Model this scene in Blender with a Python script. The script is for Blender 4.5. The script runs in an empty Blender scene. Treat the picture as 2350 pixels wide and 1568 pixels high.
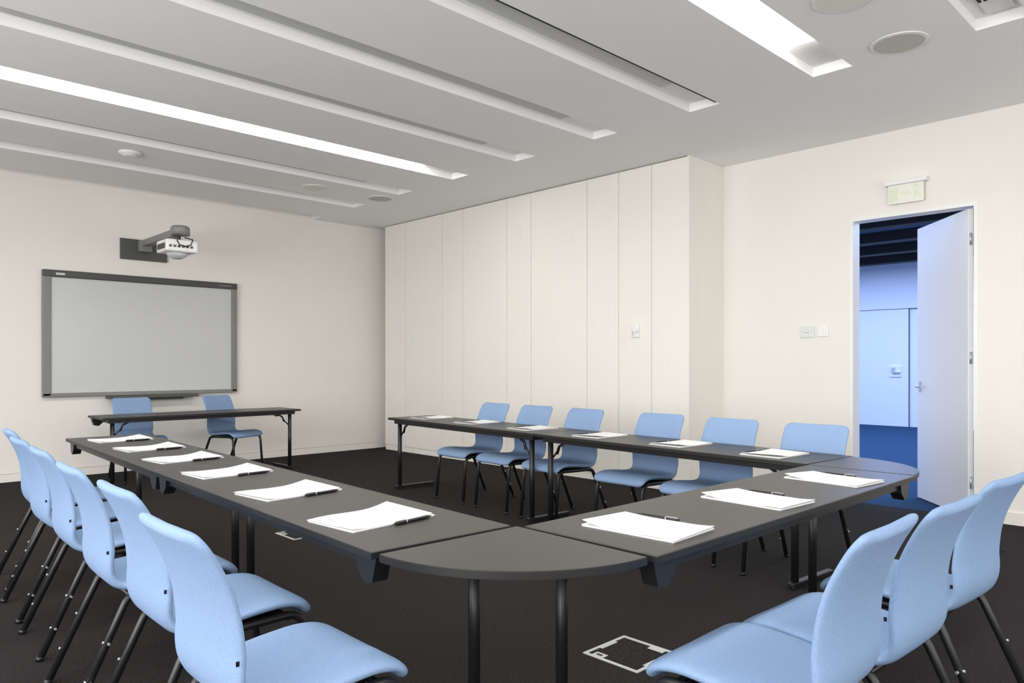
import bpy, bmesh, math, random
from mathutils import Vector, Matrix
random.seed(4)
scene = bpy.context.scene
scene.view_settings.view_transform = 'Standard'
COL = scene.collection
H = 3.385

# ------------------------------------------------------------ materials
def mat(name, col, rough=0.6, metal=0.0, noise=None, bump=None, emit=None, spec=0.5, trans=0.0, sheen=0.0):
    m = bpy.data.materials.new(name); m.use_nodes = True
    nt = m.node_tree; b = nt.nodes['Principled BSDF']
    b.inputs['Base Color'].default_value = (*col, 1)
    b.inputs['Roughness'].default_value = rough
    b.inputs['Metallic'].default_value = metal
    b.inputs['Specular IOR Level'].default_value = spec
    b.inputs['Transmission Weight'].default_value = trans
    b.inputs['Sheen Weight'].default_value = sheen
    if emit:
        b.inputs['Emission Color'].default_value = (*emit[0], 1)
        b.inputs['Emission Strength'].default_value = emit[1]
    tc = nt.nodes.new('ShaderNodeTexCoord')
    if noise:   # (scale, amount, [stretch])
        mp = nt.nodes.new('ShaderNodeMapping')
        if len(noise) > 2: mp.inputs['Scale'].default_value = noise[2]
        n = nt.nodes.new('ShaderNodeTexNoise'); n.inputs['Scale'].default_value = noise[0]
        n.inputs['Detail'].default_value = 4
        r = nt.nodes.new('ShaderNodeValToRGB')
        a = noise[1]
        r.color_ramp.elements[0].position = 0.3; r.color_ramp.elements[1].position = 0.7
        r.color_ramp.elements[0].color = (*[max(0, c*(1-a)) for c in col], 1)
        r.color_ramp.elements[1].color = (*[min(1, c*(1+a)) for c in col], 1)
        nt.links.new(tc.outputs['Object'], mp.inputs['Vector'])
        nt.links.new(mp.outputs['Vector'], n.inputs['Vector'])
        nt.links.new(n.outputs['Fac'], r.inputs['Fac'])
        nt.links.new(r.outputs['Color'], b.inputs['Base Color'])
    if bump:    # (scale, strength)
        n2 = nt.nodes.new('ShaderNodeTexNoise'); n2.inputs['Scale'].default_value = bump[0]
        bp = nt.nodes.new('ShaderNodeBump'); bp.inputs['Strength'].default_value = bump[1]
        bp.inputs['Distance'].default_value = 0.003
        nt.links.new(tc.outputs['Object'], n2.inputs['Vector'])
        nt.links.new(n2.outputs['Fac'], bp.inputs['Height'])
        nt.links.new(bp.outputs['Normal'], b.inputs['Normal'])
    return m

M = dict(
 wall=mat('wall_paint', (0.85,0.825,0.78), 0.75, noise=(1.5,0.012), spec=0.2),
 panel=mat('wall_panel_paint', (0.87,0.85,0.79), 0.5, noise=(6,0.012,(1,8,0.15)), spec=0.3),
 groove_and_shadow_line=mat('groove_and_shadow_line', (0.36,0.34,0.30), 0.9),
 ceil=mat('ceiling_paint', (0.91,0.905,0.90), 0.85, noise=(1,0.01), spec=0.1),
 white=mat('white_plastic', (0.85,0.85,0.83), 0.4),
 diffuser=mat('grey_diffuser', (0.60,0.60,0.58), 0.6),
 black=mat('black_slot', (0.015,0.015,0.015), 0.7),
 light=mat('fluorescent_diffuser', (1,1,1), 0.5, emit=((1,0.97,0.92), 17.0)),
 carpet=mat('carpet', (0.025,0.0225,0.0225), 0.95, noise=(140,0.6), bump=(400,0.9), spec=0.1),
 carpet_bluelit=mat('carpet_blue_light_tint', (0.016,0.05,0.10), 0.95, noise=(150,0.4), spec=0.1),  # dark carpet with the hall's blue light painted into its colour
 bwall=mat('hall_wall', (0.80,0.83,0.90), 0.6),
 bceil=mat('hall_ceiling', (0.15,0.22,0.36), 0.8),
 top=mat('table_laminate', (0.037,0.034,0.030), 0.38, noise=(300,0.15), spec=0.5),
 edge=mat('table_edge', (0.012,0.012,0.012), 0.45),
 steel=mat('black_powdercoat', (0.010,0.010,0.011), 0.38),
 fabric=mat('blue_fabric', (0.240,0.350,0.545), 0.9, noise=(450,0.14), bump=(600,0.6), spec=0.15),
 metal=mat('aluminium', (0.62,0.63,0.64), 0.35, metal=0.8),
 trimgrey=mat('outlet_frame_grey', (0.50,0.51,0.50), 0.45),
 frame=mat('board_frame', (0.22,0.22,0.21), 0.45),
 frametop=mat('board_frame_top', (0.06,0.06,0.058), 0.4),
 board=mat('whiteboard_surface', (0.58,0.59,0.60), 0.25),
 plate=mat('control_plate', (0.72,0.75,0.74), 0.4),
 paper=mat('paper', (0.85,0.85,0.85), 0.7),
 pen=mat('pen_black', (0.01,0.01,0.012), 0.25),
 dgrey=mat('dark_grey_metal', (0.085,0.085,0.08), 0.5),
 green=mat('sign_green', (0.72,0.79,0.60), 0.5),
 sign=mat('sign_acrylic', (0.84,0.84,0.77), 0.35),
 spk=mat('speaker_grille', (0.55,0.55,0.50), 0.8, noise=(400,0.2)),
 spk2=mat('speaker_cover', (0.80,0.80,0.72), 0.7),
 glass=mat('lens_glass', (0.6,0.62,0.65), 0.1),
 brown=mat('mark', (0.6,0.6,0.6), 0.5),
)

# ------------------------------------------------------------ builder
class B:
    def __init__(s, name):
        s.name = name; s.bm = bmesh.new(); s.mats = []
    def mi(s, m):
        m = M[m]
        if m not in s.mats: s.mats.append(m)
        return s.mats.index(m)
    def box(s, lo, hi, m, rz=0, bev=0):
        lo, hi = Vector(lo), Vector(hi); c = (lo+hi)/2; d = hi-lo
        mt = Matrix.Translation(c) @ Matrix.Rotation(rz, 4, 'Z') @ Matrix.Diagonal((*[abs(x) for x in d], 1))
        r = bmesh.ops.create_cube(s.bm, size=1, matrix=mt)
        vs = r['verts']; k = s.mi(m)
        fs = set(f for v in vs for f in v.link_faces)
        for f in fs: f.material_index = k
        if bev:
            es = list(set(e for v in vs for e in v.link_edges))
            g = bmesh.ops.bevel(s.bm, geom=es, offset=bev, segments=2, affect='EDGES', profile=0.5)
            for f in g['faces']: f.material_index = k
        return s
    def prism(s, poly, ax, t0, t1, m, smooth=False):
        # poly: 2D points; ax 'z': (x,y)@z ; 'y': (x,z)@y ; 'x': (y,z)@x
        def P(p, t):
            return {'z':(p[0],p[1],t),'y':(p[0],t,p[1]),'x':(t,p[0],p[1])}[ax]
        a = [s.bm.verts.new(P(p,t0)) for p in poly]; b = [s.bm.verts.new(P(p,t1)) for p in poly]
        k = s.mi(m); fs = [s.bm.faces.new(a[::-1]), s.bm.faces.new(b)]
        n = len(poly)
        for i in range(n):
            f = s.bm.faces.new((a[i],a[(i+1)%n],b[(i+1)%n],b[i])); fs.append(f); f.smooth = smooth
        for f in fs: f.material_index = k
        return s
    def tube(s, pts, r, m, n=12, rr=None):
        pts = [Vector(p) for p in pts]; k = s.mi(m); rings = []
        up = None
        for i, p in enumerate(pts):
            if i == 0: t = (pts[1]-p)
            elif i == len(pts)-1: t = (p-pts[i-1])
            else: t = (pts[i+1]-p).normalized()+(p-pts[i-1]).normalized()
            t.normalize()
            if up is None:
                up = Vector((0,0,1)) if abs(t.z) < 0.9 else Vector((1,0,0))
            a = (up - t*up.dot(t)).normalized(); b = t.cross(a); up = a
            R = rr[i] if rr else r
            rings.append([s.bm.verts.new(p + (a*math.cos(2*math.pi*j/n)+b*math.sin(2*math.pi*j/n))*R) for j in range(n)])
        for i in range(len(rings)-1):
            for j in range(n):
                f = s.bm.faces.new((rings[i][j],rings[i][(j+1)%n],rings[i+1][(j+1)%n],rings[i+1][j]))
                f.smooth = True; f.material_index = k
        for rg in (rings[0][::-1], rings[-1]):
            f = s.bm.faces.new(rg); f.material_index = k
        return s
    def loft(s, rings, m, cap=True):
        k = s.mi(m); R = [[s.bm.verts.new(p) for p in rg] for rg in rings]; n = len(R[0])
        for i in range(len(R)-1):
            for j in range(n):
                f = s.bm.faces.new((R[i][j],R[i][(j+1)%n],R[i+1][(j+1)%n],R[i+1][j])); f.smooth = True; f.material_index = k
        if cap:
            for rg in (R[0][::-1], R[-1]):
                f = s.bm.faces.new(rg); f.material_index = k; f.smooth = True
        return s
    def mesh(s):
        bmesh.ops.recalc_face_normals(s.bm, faces=s.bm.faces[:])
        me = bpy.data.meshes.new(s.name); s.bm.to_mesh(me); s.bm.free()
        for m in s.mats: me.materials.append(m)
        return me
    def obj(s, loc=(0,0,0), rz=0):
        return put(s.name, s.mesh(), loc, rz)
def put(name, me, loc=(0,0,0), rz=0, rx=0):
    o = bpy.data.objects.new(name, me); o.location = loc; o.rotation_euler = (rx,0,rz); COL.objects.link(o); return o

def spline(P, n):
    P = [Vector(p) for p in P]; out = []
    Q = [2*P[0]-P[1]] + P + [2*P[-1]-P[-2]]
    for i in range(1, len(Q)-2):
        for j in range(12):
            t = j/12
            a,b,c,d = Q[i-1],Q[i],Q[i+1],Q[i+2]
            out.append(0.5*((2*b)+(c-a)*t+(2*a-5*b+4*c-d)*t*t+(3*b-a-3*c+d)*t**3))
    out.append(P[-1])
    L = [0]
    for i in range(1,len(out)): L.append(L[-1]+(out[i]-out[i-1]).length)
    def at(sv):
        sv = max(0,min(L[-1],sv))
        for i in range(1,len(L)):
            if L[i] >= sv:
                f = (sv-L[i-1])/max(1e-9,L[i]-L[i-1]); return out[i-1].lerp(out[i], f)
        return out[-1]
    return at, L[-1]

# ------------------------------------------------------------ room shell
XL, XD, YB, YW = -3.2, 7.03, -2.8, 9.66
XP, YP0, YP1 = 6.37, 4.07, 9.40
DY0, DY1, DZ = 1.751, 2.731, 2.62

B('floor').box((XL-.15,YB-.15,-0.1),(XD+.10,YW+.15,0),'carpet').obj()
B('wall_whiteboard').box((XL-.15,YW,0),(XD,YW+.15,H+.2),'wall').obj()
# left wall, with a long unseen opening added to light ceiling and walls
LY0, LY1, LZ0, LZ1 = -1.8, 6.4, 0.5, 3.0
B('wall_left').box((XL-.15,YB-.15,0),(XL,LY0,H+.2),'wall').box((XL-.15,LY1,0),(XL,YW,H+.2),'wall').box((XL-.15,LY0,0),(XL,LY1,LZ0),'wall').box((XL-.15,LY0,LZ1),(XL,LY1,H+.2),'wall').obj()
wn = B('added_window_2')  # unseen window frame, added with the side fill light
for i in range(7):
    y = LY0+0.03+(LY1-LY0-0.06)*i/6
    wn.box((XL-.11,y-.03,LZ0+.06),(XL-.05,y+.03,LZ1-.06),'white')
wn.box((XL-.11,LY0,LZ0),(XL-.05,LY1,LZ0+.06),'white').box((XL-.11,LY0,LZ1-.06),(XL-.05,LY1,LZ1),'white').obj()
# wall behind the camera, with an opening added to lift the room light
wb = B('wall_back')
WX0, WX1, WZ0, WZ1 = -2.2, 5.6, 0.9, 2.9
wb.box((XL,YB-.15,0),(WX0,YB,H+.2),'wall').box((WX1,YB-.15,0),(XD+.15,YB,H+.2),'wall')
wb.box((WX0,YB-.15,0),(WX1,YB,WZ0),'wall').box((WX0,YB-.15,WZ1),(WX1,YB,H+.2),'wall').obj()
wn = B('added_window_1')  # unseen window frame, added with the rear fill light
for i in range(5):
    x = WX0+0.03+(WX1-WX0-0.06)*i/4
    wn.box((x-.03,YB-.11,WZ0+.06),(x+.03,YB-.05,WZ1-.06),'white')
wn.box((WX0,YB-.11,WZ0),(WX1,YB-.05,WZ0+.06),'white').box((WX0,YB-.11,WZ1-.06),(WX1,YB-.05,WZ1),'white').obj()
wd = B('wall_door_side')
T=.03
wd.box((XD,YB,0),(XD+.15,DY0-T,H+.2),'wall').box((XD,DY1+T,0),(XD+.15,YW+.15,H+.2),'wall').box((XD,DY0-T,DZ+T),(XD+.15,DY1+T,H+.2),'wall').obj()
# panelled partition
wp = B('wall_partition')
wp.box((XP+.02,YP0+.02,0),(XD-.001,YP1-.004,H-.001),'groove_and_shadow_line')
wp.box((XP,YP0,0),(XD-.001,YP0+.019,H-.001),'panel')
seams = [YP0, 4.52, 4.95, 5.40, 6.285, 6.714, 7.57, 8.01, 8.88, YP1]
for a,b in zip(seams[:-1], seams[1:]):
    g = 0.0026
    wp.box((XP,a+(g if a>YP0 else 0.0195),0.085),(XP+.0195,b-g,H-.012),'panel')
wp.box((XP+.012,YP0+.0195,0),(XP+.0195,YP1,0.084),'panel')
wp.box((XP+.03,YP1-.003,0),(XD-.001,YP1,H-.001),'panel')
wp.obj()
# baseboards
B('baseboard_whiteboard').box((XL,YW-.014,0),(6.40,YW,0.085),'wall').box((XL,YW-.004,.085),(6.40,YW,.09),'groove_and_shadow_line').obj()  # thin dark strip on top is a painted shadow line
B('baseboard_door_side').box((XD-.014,YB,0),(XD,DY0-.03,0.10),'wall').box((XD-.014,DY1+.03,0),(XD,YP0,0.10),'wall').obj()
# door frame
fr = B('trim_1')
fr.box((XD-.006,DY0-T,0),(XD+.15,DY0,DZ+T),'white').box((XD-.006,DY1,0),(XD+.15,DY1+T,DZ+T),'white').box((XD-.006,DY0,DZ),(XD+.15,DY1,DZ+T),'white').obj()

# ceiling with linear recesses
pitch, y0c, w = 1.033, 2.20, 0.14
cents = [y0c+pitch*k for k in range(-4,7)]
rec = [(c-w, c+w) for c in cents] + [(9.38, YW)]
RX0, RX1, RD = -2.6, 5.29, 0.07
ce = B('ceiling')
prev = YB-.15
for a,b in rec:
    ce.box((XL-.15,prev,H),(XD+.15,a,H+RD),'ceil'); prev = b
    ce.box((XL-.15,a,H),(RX0,b,H+RD),'ceil'); ce.box((RX1,a,H),(XD+.15,b,H+RD),'ceil')
ce.box((XL-.15,YB-.15,H+RD),(XD+.15,YW+.15,H+RD+.12),'ceil')
ce.obj()
for k,(a,b) in zip(range(-4,8), rec):
    z1 = H+RD
    if k % 4 == 0 and k < 7:
        l = B('ceiling_light_strip')
        l.box((RX0+.02,a+.02,z1-.02),(4.80,b-.02,z1-.001),'light').obj()
    elif k < 7:
        v = B('ceiling_air_diffuser')
        v.box((RX0+.02,a+.055,z1-.022),(4.76,b-.075,z1-.001),'diffuser')
        v.box((RX0+.02,a+.012,z1-.006),(4.76,a+.035,z1-.001),'dgrey')
        v.box((4.77,a+.055,z1-.012),(RX1-.06,b-.075,z1-.001),'white')
        if k == 1:
            v.box((RX0+.02,a+.001,H+.004),(RX1-.04,a+.022,H+.040),'black')
            v.box((RX0+.02,a+.022,H+.030),(RX1-.04,a+.030,H+.045),'diffuser')
        if k == -1:
            for q in range(5): v.box((4.4,a+.06+q*.03,z1-.026),(5.0,a+.075+q*.03,z1-.018),'black')
        v.obj()
def disc(name, x, y, r, inner='spk'):
    d = B(name)
    d.tube([(x,y,H-.0005),(x,y,H-.008)],r,'white',48)
    d.tube([(x,y,H-.008),(x,y,H-.010)],r*.88,inner,48); d.obj()
disc('ceiling_speaker',5.12,1.70,.170); disc('ceiling_speaker',5.23,7.83,.160)
disc('ceiling_speaker',4.35,7.88,.150,'spk2'); disc('ceiling_speaker',4.27,1.72,.16,'spk2')
sd = B('smoke_detector'); sd.tube([(2.32,7.84,H-.0005),(2.32,7.84,H-.015),(2.32,7.84,H-.025),(2.32,7.84,H-.045)],.1,'white',32,rr=[.105,.105,.07,.055]); sd.obj()

# ------------------------------------------------------------ hall beyond the door
HX, HC = 16.4, 3.5
B('hall_floor').box((XD+.10,-1.5,-0.1),(HX+.1,9.8,0),'carpet_bluelit').obj()
hw = B('wall_hall')
hw.box((HX,-1.5,0),(HX+.1,9.8,HC),'bwall').box((XD+.15,-1.6,0),(HX,-1.5,HC),'bwall').box((XD+.15,9.82,0),(HX,9.9,HC),'bwall').obj()
B('hall_ceiling').box((XD+.15,-1.6,HC),(HX+.1,9.9,HC+.1),'bceil').obj()
for x in (8.9,10.3,11.7,13.1,14.5,15.9):
    b = B('ceiling_beam'); b.box((x-.13,-1.5,HC-.16),(x+.13,9.8,HC-.001),'black')
    b.box((x-.2,-1.5,HC-.03),(x+.2,9.8,HC-.001),'black').obj()
# hall door
dd = B('door_2')
yh0, yh1 = 5.25, 6.75
dd.box((HX-.03,yh0,0),(HX-.001,yh1,2.43),'bwall')
dd.box((HX-.034,yh0-.012,0),(HX-.001,yh0,2.44),'dgrey').box((HX-.034,yh0-2,2.43),(HX-.001,yh1,2.442),'dgrey')
dd.box((HX-.034,4.93,0),(HX-.001,4.942,2.43),'dgrey')
dd.box((HX-.05,5.38,1.02),(HX-.03,5.62,1.26),'white',bev=.01).box((HX-.08,5.40,1.10),(HX-.05,5.52,1.13),'metal').box((HX-.056,5.50,1.08),(HX-.05,5.58,1.22),'trimgrey')
dd.obj()
# open door leaf
ang = math.atan2(2.40-1.775, 7.80-7.06); Ld = 0.955
lf = B('door_1')
lf.box((0,-.022,0.008),(Ld,.022,2.605),'white',bev=.002)
for sgn in (1,-1):
    lf.box((Ld-.10,sgn*.022,1.03),(Ld-.05,sgn*.028,1.13),'metal')
    lf.tube([(Ld-.075,sgn*.022,1.08),(Ld-.075,sgn*.07,1.08),(Ld-.09,sgn*.075,1.08),(Ld-.20,sgn*.075,1.08)],.009,'metal',10)
for z in (.25,1.3,2.3): lf.tube([(-.004,0.0,z),(-.004,0.0,z+.1)],.01,'metal',10)
lf.obj((7.07,1.785,0),ang)

# ------------------------------------------------------------ wall fittings
yw = YW
wbx0, wbx1, wz0, wz1 = 1.93, 4.16, .93, 2.355
b = B('interactive_whiteboard')
b.box((wbx0,yw-.06,wz0),(wbx0+.085,yw-.002,wz1),'frame',bev=.008).box((wbx1-.075,yw-.06,wz0),(wbx1,yw-.002,wz1),'frame',bev=.008)
b.box((wbx0,yw-.065,wz1-.07),(wbx1,yw-.002,wz1+.01),'frametop',bev=.008).box((wbx0,yw-.06,wz0-.01),(wbx1,yw-.002,wz0+.035),'frame',bev=.006)
b.box((wbx0+.08,yw-.04,wz0+.03),(wbx1-.07,yw-.003,wz1-.06),'board')
b.box((wbx0+.13,yw-.067,wz1-.045),(wbx0+.22,yw-.064,wz1-.02),'brown',bev=.001)
b.box((wbx1-.25,yw-.067,wz1-.036),(wbx1-.08,yw-.064,wz1-.026),'frame')
b.box((2.58,yw-.16,wz0-.045),(3.62,yw-.01,wz0-.012),'dgrey',bev=.008).box((2.75,yw-.10,wz0-.07),(3.45,yw-.01,wz0-.04),'frametop')
b.obj()
p = B('projector')
p.box((2.74,yw-.03,2.565),(3.28,yw-.002,2.815),'dgrey',bev=.004)
p.box((2.93,yw-.14,2.66),(3.07,yw-.03,2.80),'frame',bev=.015)
p.prism([(2.95,2.725),(2.95,2.785),(2.97,2.805),(3.03,2.805),(3.05,2.785),(3.05,2.725)],'y',yw-1.25,yw-.10,'frame')
p.tube([(3.0,yw-1.25,2.72),(3.0,yw-1.25,2.80),(3.0,yw-1.25,2.82)],.1,'frame',24,rr=[.10,.10,.08])
p.tube([(3.0,yw-1.15,2.74),(3.0,yw-1.15,2.66)],.04,'dgrey',16)
p.box((2.83,yw-1.32,2.53),(3.17,yw-1.0,2.665),'white',bev=.02)
p.tube([(3.0,yw-1.16,2.53),(3.0,yw-1.16,2.50),(3.0,yw-1.16,2.47)],.1,'glass',24,rr=[.12,.10,.05])
for i in range(6): p.box((2.86+i*.045,yw-1.327,2.575),(2.885+i*.045,yw-1.318,2.60),'dgrey')
for i in range(7): p.box((2.822,yw-1.28+i*.035,2.56),(2.831,yw-1.265+i*.035,2.62),'dgrey')
p.tube([(2.95,yw-1.30,2.66),(2.93,yw-1.36,2.64),(2.96,yw-1.35,2.60),(3.05,yw-1.33,2.59)],.006,'pen',8)
p.tube([(3.05,yw-1.25,2.70),(3.10,yw-1.35,2.67),(3.08,yw-1.35,2.61),(3.02,yw-1.33,2.59)],.006,'pen',8)
p.obj()
s = B('light_switch'); s.box((XD-.012,2.957,1.56),(XD-.001,3.057,1.66),'white',bev=.003).box((XD-.017,2.98,1.575),(XD-.012,3.005,1.645),'white').box((XD-.017,3.01,1.575),(XD-.012,3.035,1.645),'white').obj()
s = B('control_panel'); s.box((XD-.012,3.091,1.555),(XD-.001,3.237,1.665),'plate',bev=.003).box((XD-.014,3.14,1.60),(XD-.012,3.19,1.604),'frame').obj()
s = B('thermostat'); s.box((XP-.02,4.67,1.58),(XP-.001,4.77,1.72),'white',bev=.004).tube([(XP-.001,4.70,1.66),(XP-.045,4.70,1.66)],.03,'white',20).box((XP-.024,4.735,1.60),(XP-.02,4.755,1.65),'diffuser').obj()
s = B('wall_socket'); s.box((XP-.01,8.64,1.60),(XP-.001,8.74,1.70),'white',bev=.003).box((XP-.013,8.665,1.625),(XP-.010,8.715,1.675),'white').obj()
# exit sign
s = B('exit_sign')
s.box((XD-.07,2.09,2.885),(XD-.001,2.44,2.925),'white',bev=.006)
s.box((XD-.040,2.12,2.72),(XD-.030,2.41,2.885),'sign')
xf = XD-.0415
def pic(poly): s.prism(poly,'x',xf,XD-.0395,'green')
pic([(2.40,2.74),(2.40,2.86),(2.33,2.86),(2.33,2.74)])               # doorway
pic([(2.30,2.80),(2.30,2.815),(2.245,2.815),(2.245,2.835),(2.225,2.807),(2.245,2.78),(2.245,2.80)])  # arrow
pic([(2.16,2.865),(2.18,2.875),(2.20,2.865),(2.20,2.845),(2.18,2.838),(2.16,2.845)])  # head
pic([(2.15,2.83),(2.205,2.825),(2.195,2.785),(2.21,2.74),(2.195,2.74),(2.175,2.78),(2.15,2.745),(2.135,2.755),(2.165,2.80)])
s.obj()

# ------------------------------------------------------------ tables
TH = 0.74
def cleg(t, x, y_in, y_out, dirx):
    """Folding C-leg: column, floor foot, hinge braces. local table coords"""
    t.tube([(x,y_in,.04),(x,y_in,TH-.03)],.0215,'steel',16)
    s_ = 1 if y_out>y_in else -1
    t.box((x-.02,min(y_in-s_*.05,y_out),.012),(x+.02,max(y_in-s_*.05,y_out),.042),'steel',bev=.006)
    for yy in (y_in-s_*.02,y_out-s_*.02): t.tube([(x,yy,0),(x,yy,.014)],.016,'steel',10)
    # braces
    t.tube([(x,y_in,.53),(x+dirx*.07,y_in,.60),(x+dirx*.09,y_in,.63)],.008,'steel',8)
    t.tube([(x+dirx*.075,y_in,.59),(x+dirx*.10,y_in,.65),(x+dirx*.19,y_in,TH-.04)],.011,'steel',8)
    t.box((x-.03,y_in-.03,TH-.06),(x+.03,y_in+.03,TH-.026),'steel')
    t.box((x-.02,min(y_in,y_out),TH-.065),(x+.02,max(y_in,y_out),TH-.03),'steel')
def table_mesh(L, W, name):
    """local: x 0..L, y 0 (inner side, legs) .. -W (outer)."""
    t = B(name)
    t.box((0.002,-W,TH-.024),(L-.002,0,TH),'top',bev=.003)
    t.box((0.0,-W-.002,TH-.022),(L,0.002,TH-.003),'edge')
    for yy in (-.05,-W+.05): t.box((.06,yy-.012,TH-.062),(L-.06,yy+.012,TH-.024),'steel')
    for x,d in ((.11,1),(L-.11,-1)):
        cleg(t,x,-.075,-W+.06,d)
    # bumpers at outer corners
    for x in (.03,L-.03):
        for yo in (-W+.03,):
            d = 1 if x<.5 else -1
            t.prism([(x-d*.015,TH-.024),(x+d*.11,TH-.024),(x+d*.10,TH-.075),(x+d*.055,TH-.115),(x+d*.01,TH-.105)],'y',yo-.005,yo+.05,'steel')
            t.box((x-.01 if d>0 else x-.09, yo+.05,TH-.06),(x+.09 if d>0 else x+.01,yo+.06,TH-.03),'edge')
    return t.mesh()
W = 0.55
mL = table_mesh(2.215,W,'folding_table'); mR = table_mesh(2.30,W,'folding_table_long')
# left row: local +x = -Y, outer = -X
for k in range(2):
    d = Vector((math.sin(math.radians(2.6)), math.cos(math.radians(2.6)),0))
    put('conference_table', mL, Vector((1.765,1.835,0)) + d*(2.22*(k+1)), math.radians(-92.6))
# front: local +x = +X, outer = -Y
put('conference_table', mL, (1.79,1.80,0), 0)
# back row: local +x = +Y, outer = +X
tR = math.radians(4.3)
for k in range(2):
    d = Vector((math.sin(tR), math.cos(tR),0))
    put('conference_table', mR, Vector((4.04,1.825,0))+d*(2.305*k), math.radians(90)-tR)
# presenter desk
put('presenter_table', mL, (4.43,8.37,0), math.radians(180))
# quarter round link tables
def wedge(cx, cy, a0, a1, R=.55):
    t = B('corner_table')
    n = 28
    poly = [(0,0)]+[(R*math.cos(a0+(a1-a0)*i/n), R*math.sin(a0+(a1-a0)*i/n)) for i in range(n+1)]
    t.prism(poly,'z',TH-.003,TH,'top')
    poly2 = [(p[0]*1.003,p[1]*1.003) for p in poly]
    t.prism(poly2,'z',TH-.022,TH-.003,'edge')
    poly3 = [(p[0]*.998,p[1]*.998) for p in poly]
    t.prism(poly3,'z',TH-.025,TH-.022,'edge')
    for a in (a0+.10,a1-.10):
        t.tube([(.08*math.cos(a)+.03*math.cos((a0+a1)/2),.08*math.sin(a)+.03*math.sin((a0+a1)/2),TH-.035),(.46*math.cos(a),.46*math.sin(a),TH-.035)],.011,'steel',8)
    t.obj((cx,cy,0))
wedge(1.77,1.815,math.radians(178.5),math.radians(269.0))
wedge(4.015,1.805,math.radians(-89.5),math.radians(-3.5),.54)

# ------------------------------------------------------------ chairs
def chair_mesh():
    c = B('chair_mesh')
    prof = [(.275,.415),(.265,.438),(.235,.458),(.17,.466),(.07,.458),(-.04,.448),(-.115,.448),(-.165,.463),(-.193,.50),(-.205,.55),(-.209,.62),(-.218,.69),(-.237,.76),(-.264,.828),(-.294,.884),(-.308,.903)]
    at, L = spline([(p[0],0,p[1]) for p in prof], 0)
    ss = []
    N = 46
    for q in (0,.002,.005,.009,.014,.02,.028,.038,.05,.065): ss.append(q)
    for i in range(1,N): ss.append(.065+(L-.13)*i/N)
    for q in (.065,.05,.038,.028,.02,.014,.009,.005,.002,0): ss.append(L-q)
    rings = []
    nc = 32
    for sv in ss:
        p = at(sv); t = (at(sv+.004)-at(sv-.004)).normalized()
        nrm = Vector((-t.z,0,t.x))   # towards sitter
        if nrm.dot(Vector((.3,0,1))) < 0: nrm = -nrm
        u = sv/L
        wv = .232 if u < .42 else .232 - .020*min(1,(u-.42)/.12) - .004*max(0,(u-.54)/.46)
        if .40<u<.60: wv -= .008*math.sin((u-.40)/.20*math.pi)
        hh = .021 if u<.45 else .021-.005*min(1,(u-.45)/.3)
        d = min(sv, L-sv); rc = .05
        if d < rc: wv -= rc*(1-math.sqrt(max(0,1-((rc-d)/rc)**2)))
        if d < hh: hh = hh*math.sqrt(max(0.02,1-((hh-d)/hh)**2))
        # cross curvature
        cur = .012*math.exp(-((u-.25)/.2)**2) + .022*min(1,max(0,(u-.5)/.15))
        if u > .82: cur *= 1-.55*(u-.82)/.18
        rg = []
        for j in range(nc):
            a = 2*math.pi*j/nc
            ca, sa = math.cos(a), math.sin(a)
            yy = wv*math.copysign(abs(ca)**.35, ca); off = hh*math.copysign(abs(sa)**.75, sa)
            yn = yy/.232
            rg.append(p + nrm*(off + cur*(yn*yn)) + Vector((0,yy,0)))
        rings.append(rg)
    c.loft(rings,'fabric')
    # frame
    def arc(P, rads, n=7):
        P=[Vector(p) for p in P]; out=[P[0]]
        for i in range(1,len(P)-1):
            r = rads[i-1]
            a=(P[i-1]-P[i]).normalized(); b=(P[i+1]-P[i]).normalized()
            p0=P[i]+a*r; p2=P[i]+b*r
            for k in range(n+1):
                t=k/n; out.append((1-t)**2*p0+2*t*(1-t)*P[i]+t*t*p2)
        out.append(P[-1]); return out
    for sy in (1,-1):
        y = .207*sy
        c.tube(arc([(-.325,y*1.06,.008),(-.135,y,.422),(.05,y,.424),(.250,y,.430),(.287,y*1.03,.008)],(.035,.02,.065)),.0138,'steel',14)
        c.tube([(-.328,y*1.06,0),(-.323,y*1.06,.02)],.016,'pen',10)
        c.tube([(.288,y*1.03,0),(.287,y*1.03,.02)],.016,'pen',10)
        for z in (.13,.26):
            f=(z-.008)/.41; xx=-.325+.19*f
            c.tube([(xx,y*1.05+.010*sy,z),(xx,y*1.05+.019*sy,z)],.0055,'metal',8)
            c.tube([(xx-.011,y*1.05,z+.004),(xx-.019,y*1.05,z+.007)],.005,'metal',8)
    c.tube([(.20,-.205,.418),(.20,.205,.418)],.011,'steel',10)
    c.tube([(-.12,-.205,.412),(-.12,.205,.412)],.011,'steel',10)
    c.box((-.10,-.17,.415),(.17,.17,.428),'steel')
    c.box((-.213,-.2195,.590),(-.205,-.2170,.602),'pen')
    return c.mesh()
cm = chair_mesh()
def chair(bx, by, deg):
    """bx,by = position of the back-rest top centre; deg = facing direction"""
    a = math.radians(deg)
    put('conference_chair', cm, (bx+.308*math.cos(a), by+.308*math.sin(a), 0), a)
for x,y,dg in [(.665,1.87,0),(.74,2.56,-1),(.755,3.20,-2),(.80,3.93,-2),(.83,4.55,-1),(.90,5.21,-3)]: chair(x-.032,y+.035,dg)
for x,y,dg in [(5.0,5.40,177),(4.97,4.80,178),(4.93,4.16,176),(4.88,3.35,180),(4.795,2.69,178),(4.755,2.07,181)]: chair(x,y,dg)
for x,y,dg in [(1.93,.645,91),(2.385,.62,88),(3.02,.63,86)]: chair(x,y,dg)
chair(2.73,9.22,-91); chair(3.68,9.15,-72)

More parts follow.
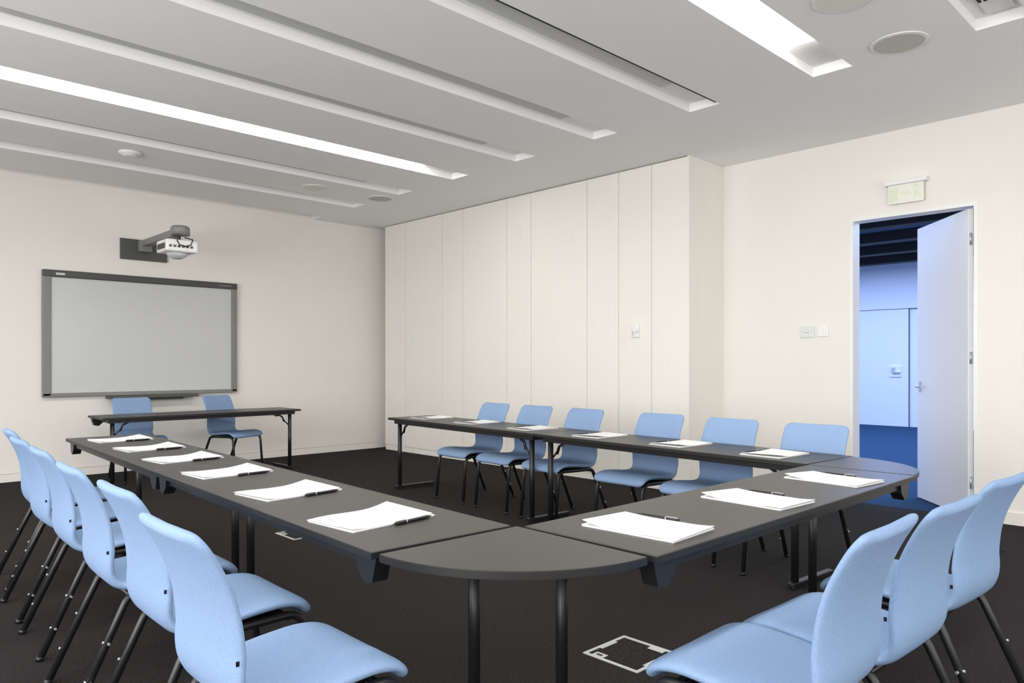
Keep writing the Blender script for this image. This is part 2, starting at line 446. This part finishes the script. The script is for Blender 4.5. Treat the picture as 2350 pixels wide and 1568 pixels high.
# ------------------------------------------------------------ notepads and pens
def pad_mesh(v):
    n = B('pad'); nx, ny = 16, 10; LX, LY = .36, .262
    random.seed(v)
    n.box((-LX/2,-LY/2,0),(LX/2,LY/2,.004),'paper')
    n.box((-LX/2+.004,-LY/2-.003,.004),(LX/2+.004,LY/2-.003,.0055),'paper')
    k = n.mi('paper'); g=[]; gb=[]
    for i in range(nx+1):
        r_=[]; rb=[]
        for j in range(ny+1):
            u,w_ = i/nx, j/ny
            z = .0065 + .016*max(0,(u-.62)/.38)**2*(.35+.65*w_) + .004*math.sin(u*6+v)*w_*(1-u)+.006*max(0,(.25-u)/.25)**2*(1-w_)
            x = -LX/2+LX*u-.004; y=-LY/2+LY*w_+.003
            r_.append(n.bm.verts.new((x,y,z+.0008))); rb.append(n.bm.verts.new((x,y,max(.0056,z-.0004))))
        g.append(r_); gb.append(rb)
    def F(*a):
        f=n.bm.faces.new(a); f.material_index=k; f.smooth=True
    for i in range(nx):
        for j in range(ny):
            F(g[i][j],g[i+1][j],g[i+1][j+1],g[i][j+1]); F(gb[i][j],gb[i][j+1],gb[i+1][j+1],gb[i+1][j])
        F(g[i][0],gb[i][0],gb[i+1][0],g[i+1][0]); F(g[i][ny],g[i+1][ny],gb[i+1][ny],gb[i][ny])
    for j in range(ny):
        F(g[0][j],g[0][j+1],gb[0][j+1],gb[0][j]); F(g[nx][j],gb[nx][j],gb[nx][j+1],g[nx][j+1])
    return n.mesh()
pads = [pad_mesh(i) for i in range(3)]
pn = B('pen_mesh')
pn.tube([(-.085,0,.006),(-.075,0,.006),(.06,0,.006),(.08,0,.006),(.09,0,.006)],.006,'pen',10,rr=[.005,.006,.006,.003,.001])
pn.box((-.082,-.0015,.012),(-.035,.0015,.014),'metal'); pn.tube([(-.035,0,.006),(-.031,0,.006)],.0064,'metal',10)
pnm = pn.mesh()
def pad(x,y,deg,i,po=(.02,-.155),pr=2):
    a = math.radians(deg)
    put('notepad', pads[i%3], (x,y,TH+.0003), a)
    c,s_ = math.cos(a),math.sin(a)
    put('pen', pnm, (x+po[0]*c-po[1]*s_, y+po[0]*s_+po[1]*c, TH+.0006), a+math.radians(pr))
for i,(x,y) in enumerate([(1.475,2.26),(1.52,2.98),(1.565,3.73),(1.605,4.45),(1.645,5.16),(1.675,5.88)]):
    pad(x,y,[5,6,3,6,4,3][i],i,(.07,-.144),1.5)
for i,(x,y) in enumerate([(2.075,1.49),(2.82,1.48),(3.57,1.48)]): pad(x,y,[-87,-94,-96][i]+180,i,(-.0+.05,-.146),2)
for i,(x,y) in enumerate([(4.32,2.15),(4.39,2.87),(4.45,3.64),(4.53,4.45),(4.61,5.27),(4.67,6.05)]): pad(x,y,180+[-3,-5,-2,-6,-1,-4][i],i,(.0,-.147),-3)

# ------------------------------------------------------------ floor boxes
def fbox(x,y,rz):
    f = B('floor_outlet_box'); a=.15; t_=.016; g='trimgrey'
    z=.004
    f.box((-a,-a,0),(a,-a+t_,z),g).box((-a,a-t_,0),(a,a,z),g).box((-a,-a+t_,0),(-a+t_,a-t_,z),g).box((a-t_,-a+t_,0),(a,a-t_,z),g)
    f.box((-a+.022,-a+.022,0),(a-.022,a-.022,.002),'carpet')
    f.box((-a+t_,.05,.002),(-a+.055,.11,z),g).box((-a+.025,.065,z),(-a+.040,.095,z+.0015),'pen').box((a-.048,-.10,.002),(a-t_,-.02,z),g).box((-.07,-a+t_,.002),(.02,-a+.030,z),g).box((-.05,a-.032,.002),(.06,a-t_,z),g)
    f.obj((x,y,0),rz)
fbox(2.67,2.01,0); fbox(2.75,5.17,0)

# ------------------------------------------------------------ lights
def area(name, loc, rot, sx, sy, e, col):
    l = bpy.data.lights.new(name,'AREA'); l.shape='RECTANGLE'; l.size=sx; l.size_y=sy; l.energy=e; l.color=col
    o = bpy.data.objects.new(name,l); o.location=loc; o.rotation_euler=rot; COL.objects.link(o); return o
area('added_window_fill',((WX0+WX1)/2,YB-.3,1.9),(math.radians(90),0,0),7.6,2.0,155,(1,.985,.96))  # added fill behind the camera, brightens the ceiling
area('added_window_fill',(XL-.3,(LY0+LY1)/2,1.75),(math.radians(90),0,math.radians(-90)),8.2,2.5,480,(1,.985,.96))  # added fill from the left, evens out ceiling and door wall
area('hall_lamp',(11.8,4.0,3.3),(0,0,0),7,9,900,(.44,.58,1.0))

w_ = bpy.data.worlds.new('world'); scene.world = w_; w_.use_nodes = True
w_.node_tree.nodes['Background'].inputs[0].default_value=(.8,.87,1,1); w_.node_tree.nodes['Background'].inputs[1].default_value=.5

cam = bpy.data.cameras.new('camera'); co = bpy.data.objects.new('camera',cam); COL.objects.link(co)
co.location=(0,0,1.3); co.rotation_euler=(math.radians(90),0,math.radians(46.1-90))
cam.sensor_width=36; cam.lens=1689/2350*36; cam.shift_y=51/2350; cam.clip_start=.05
scene.camera = co
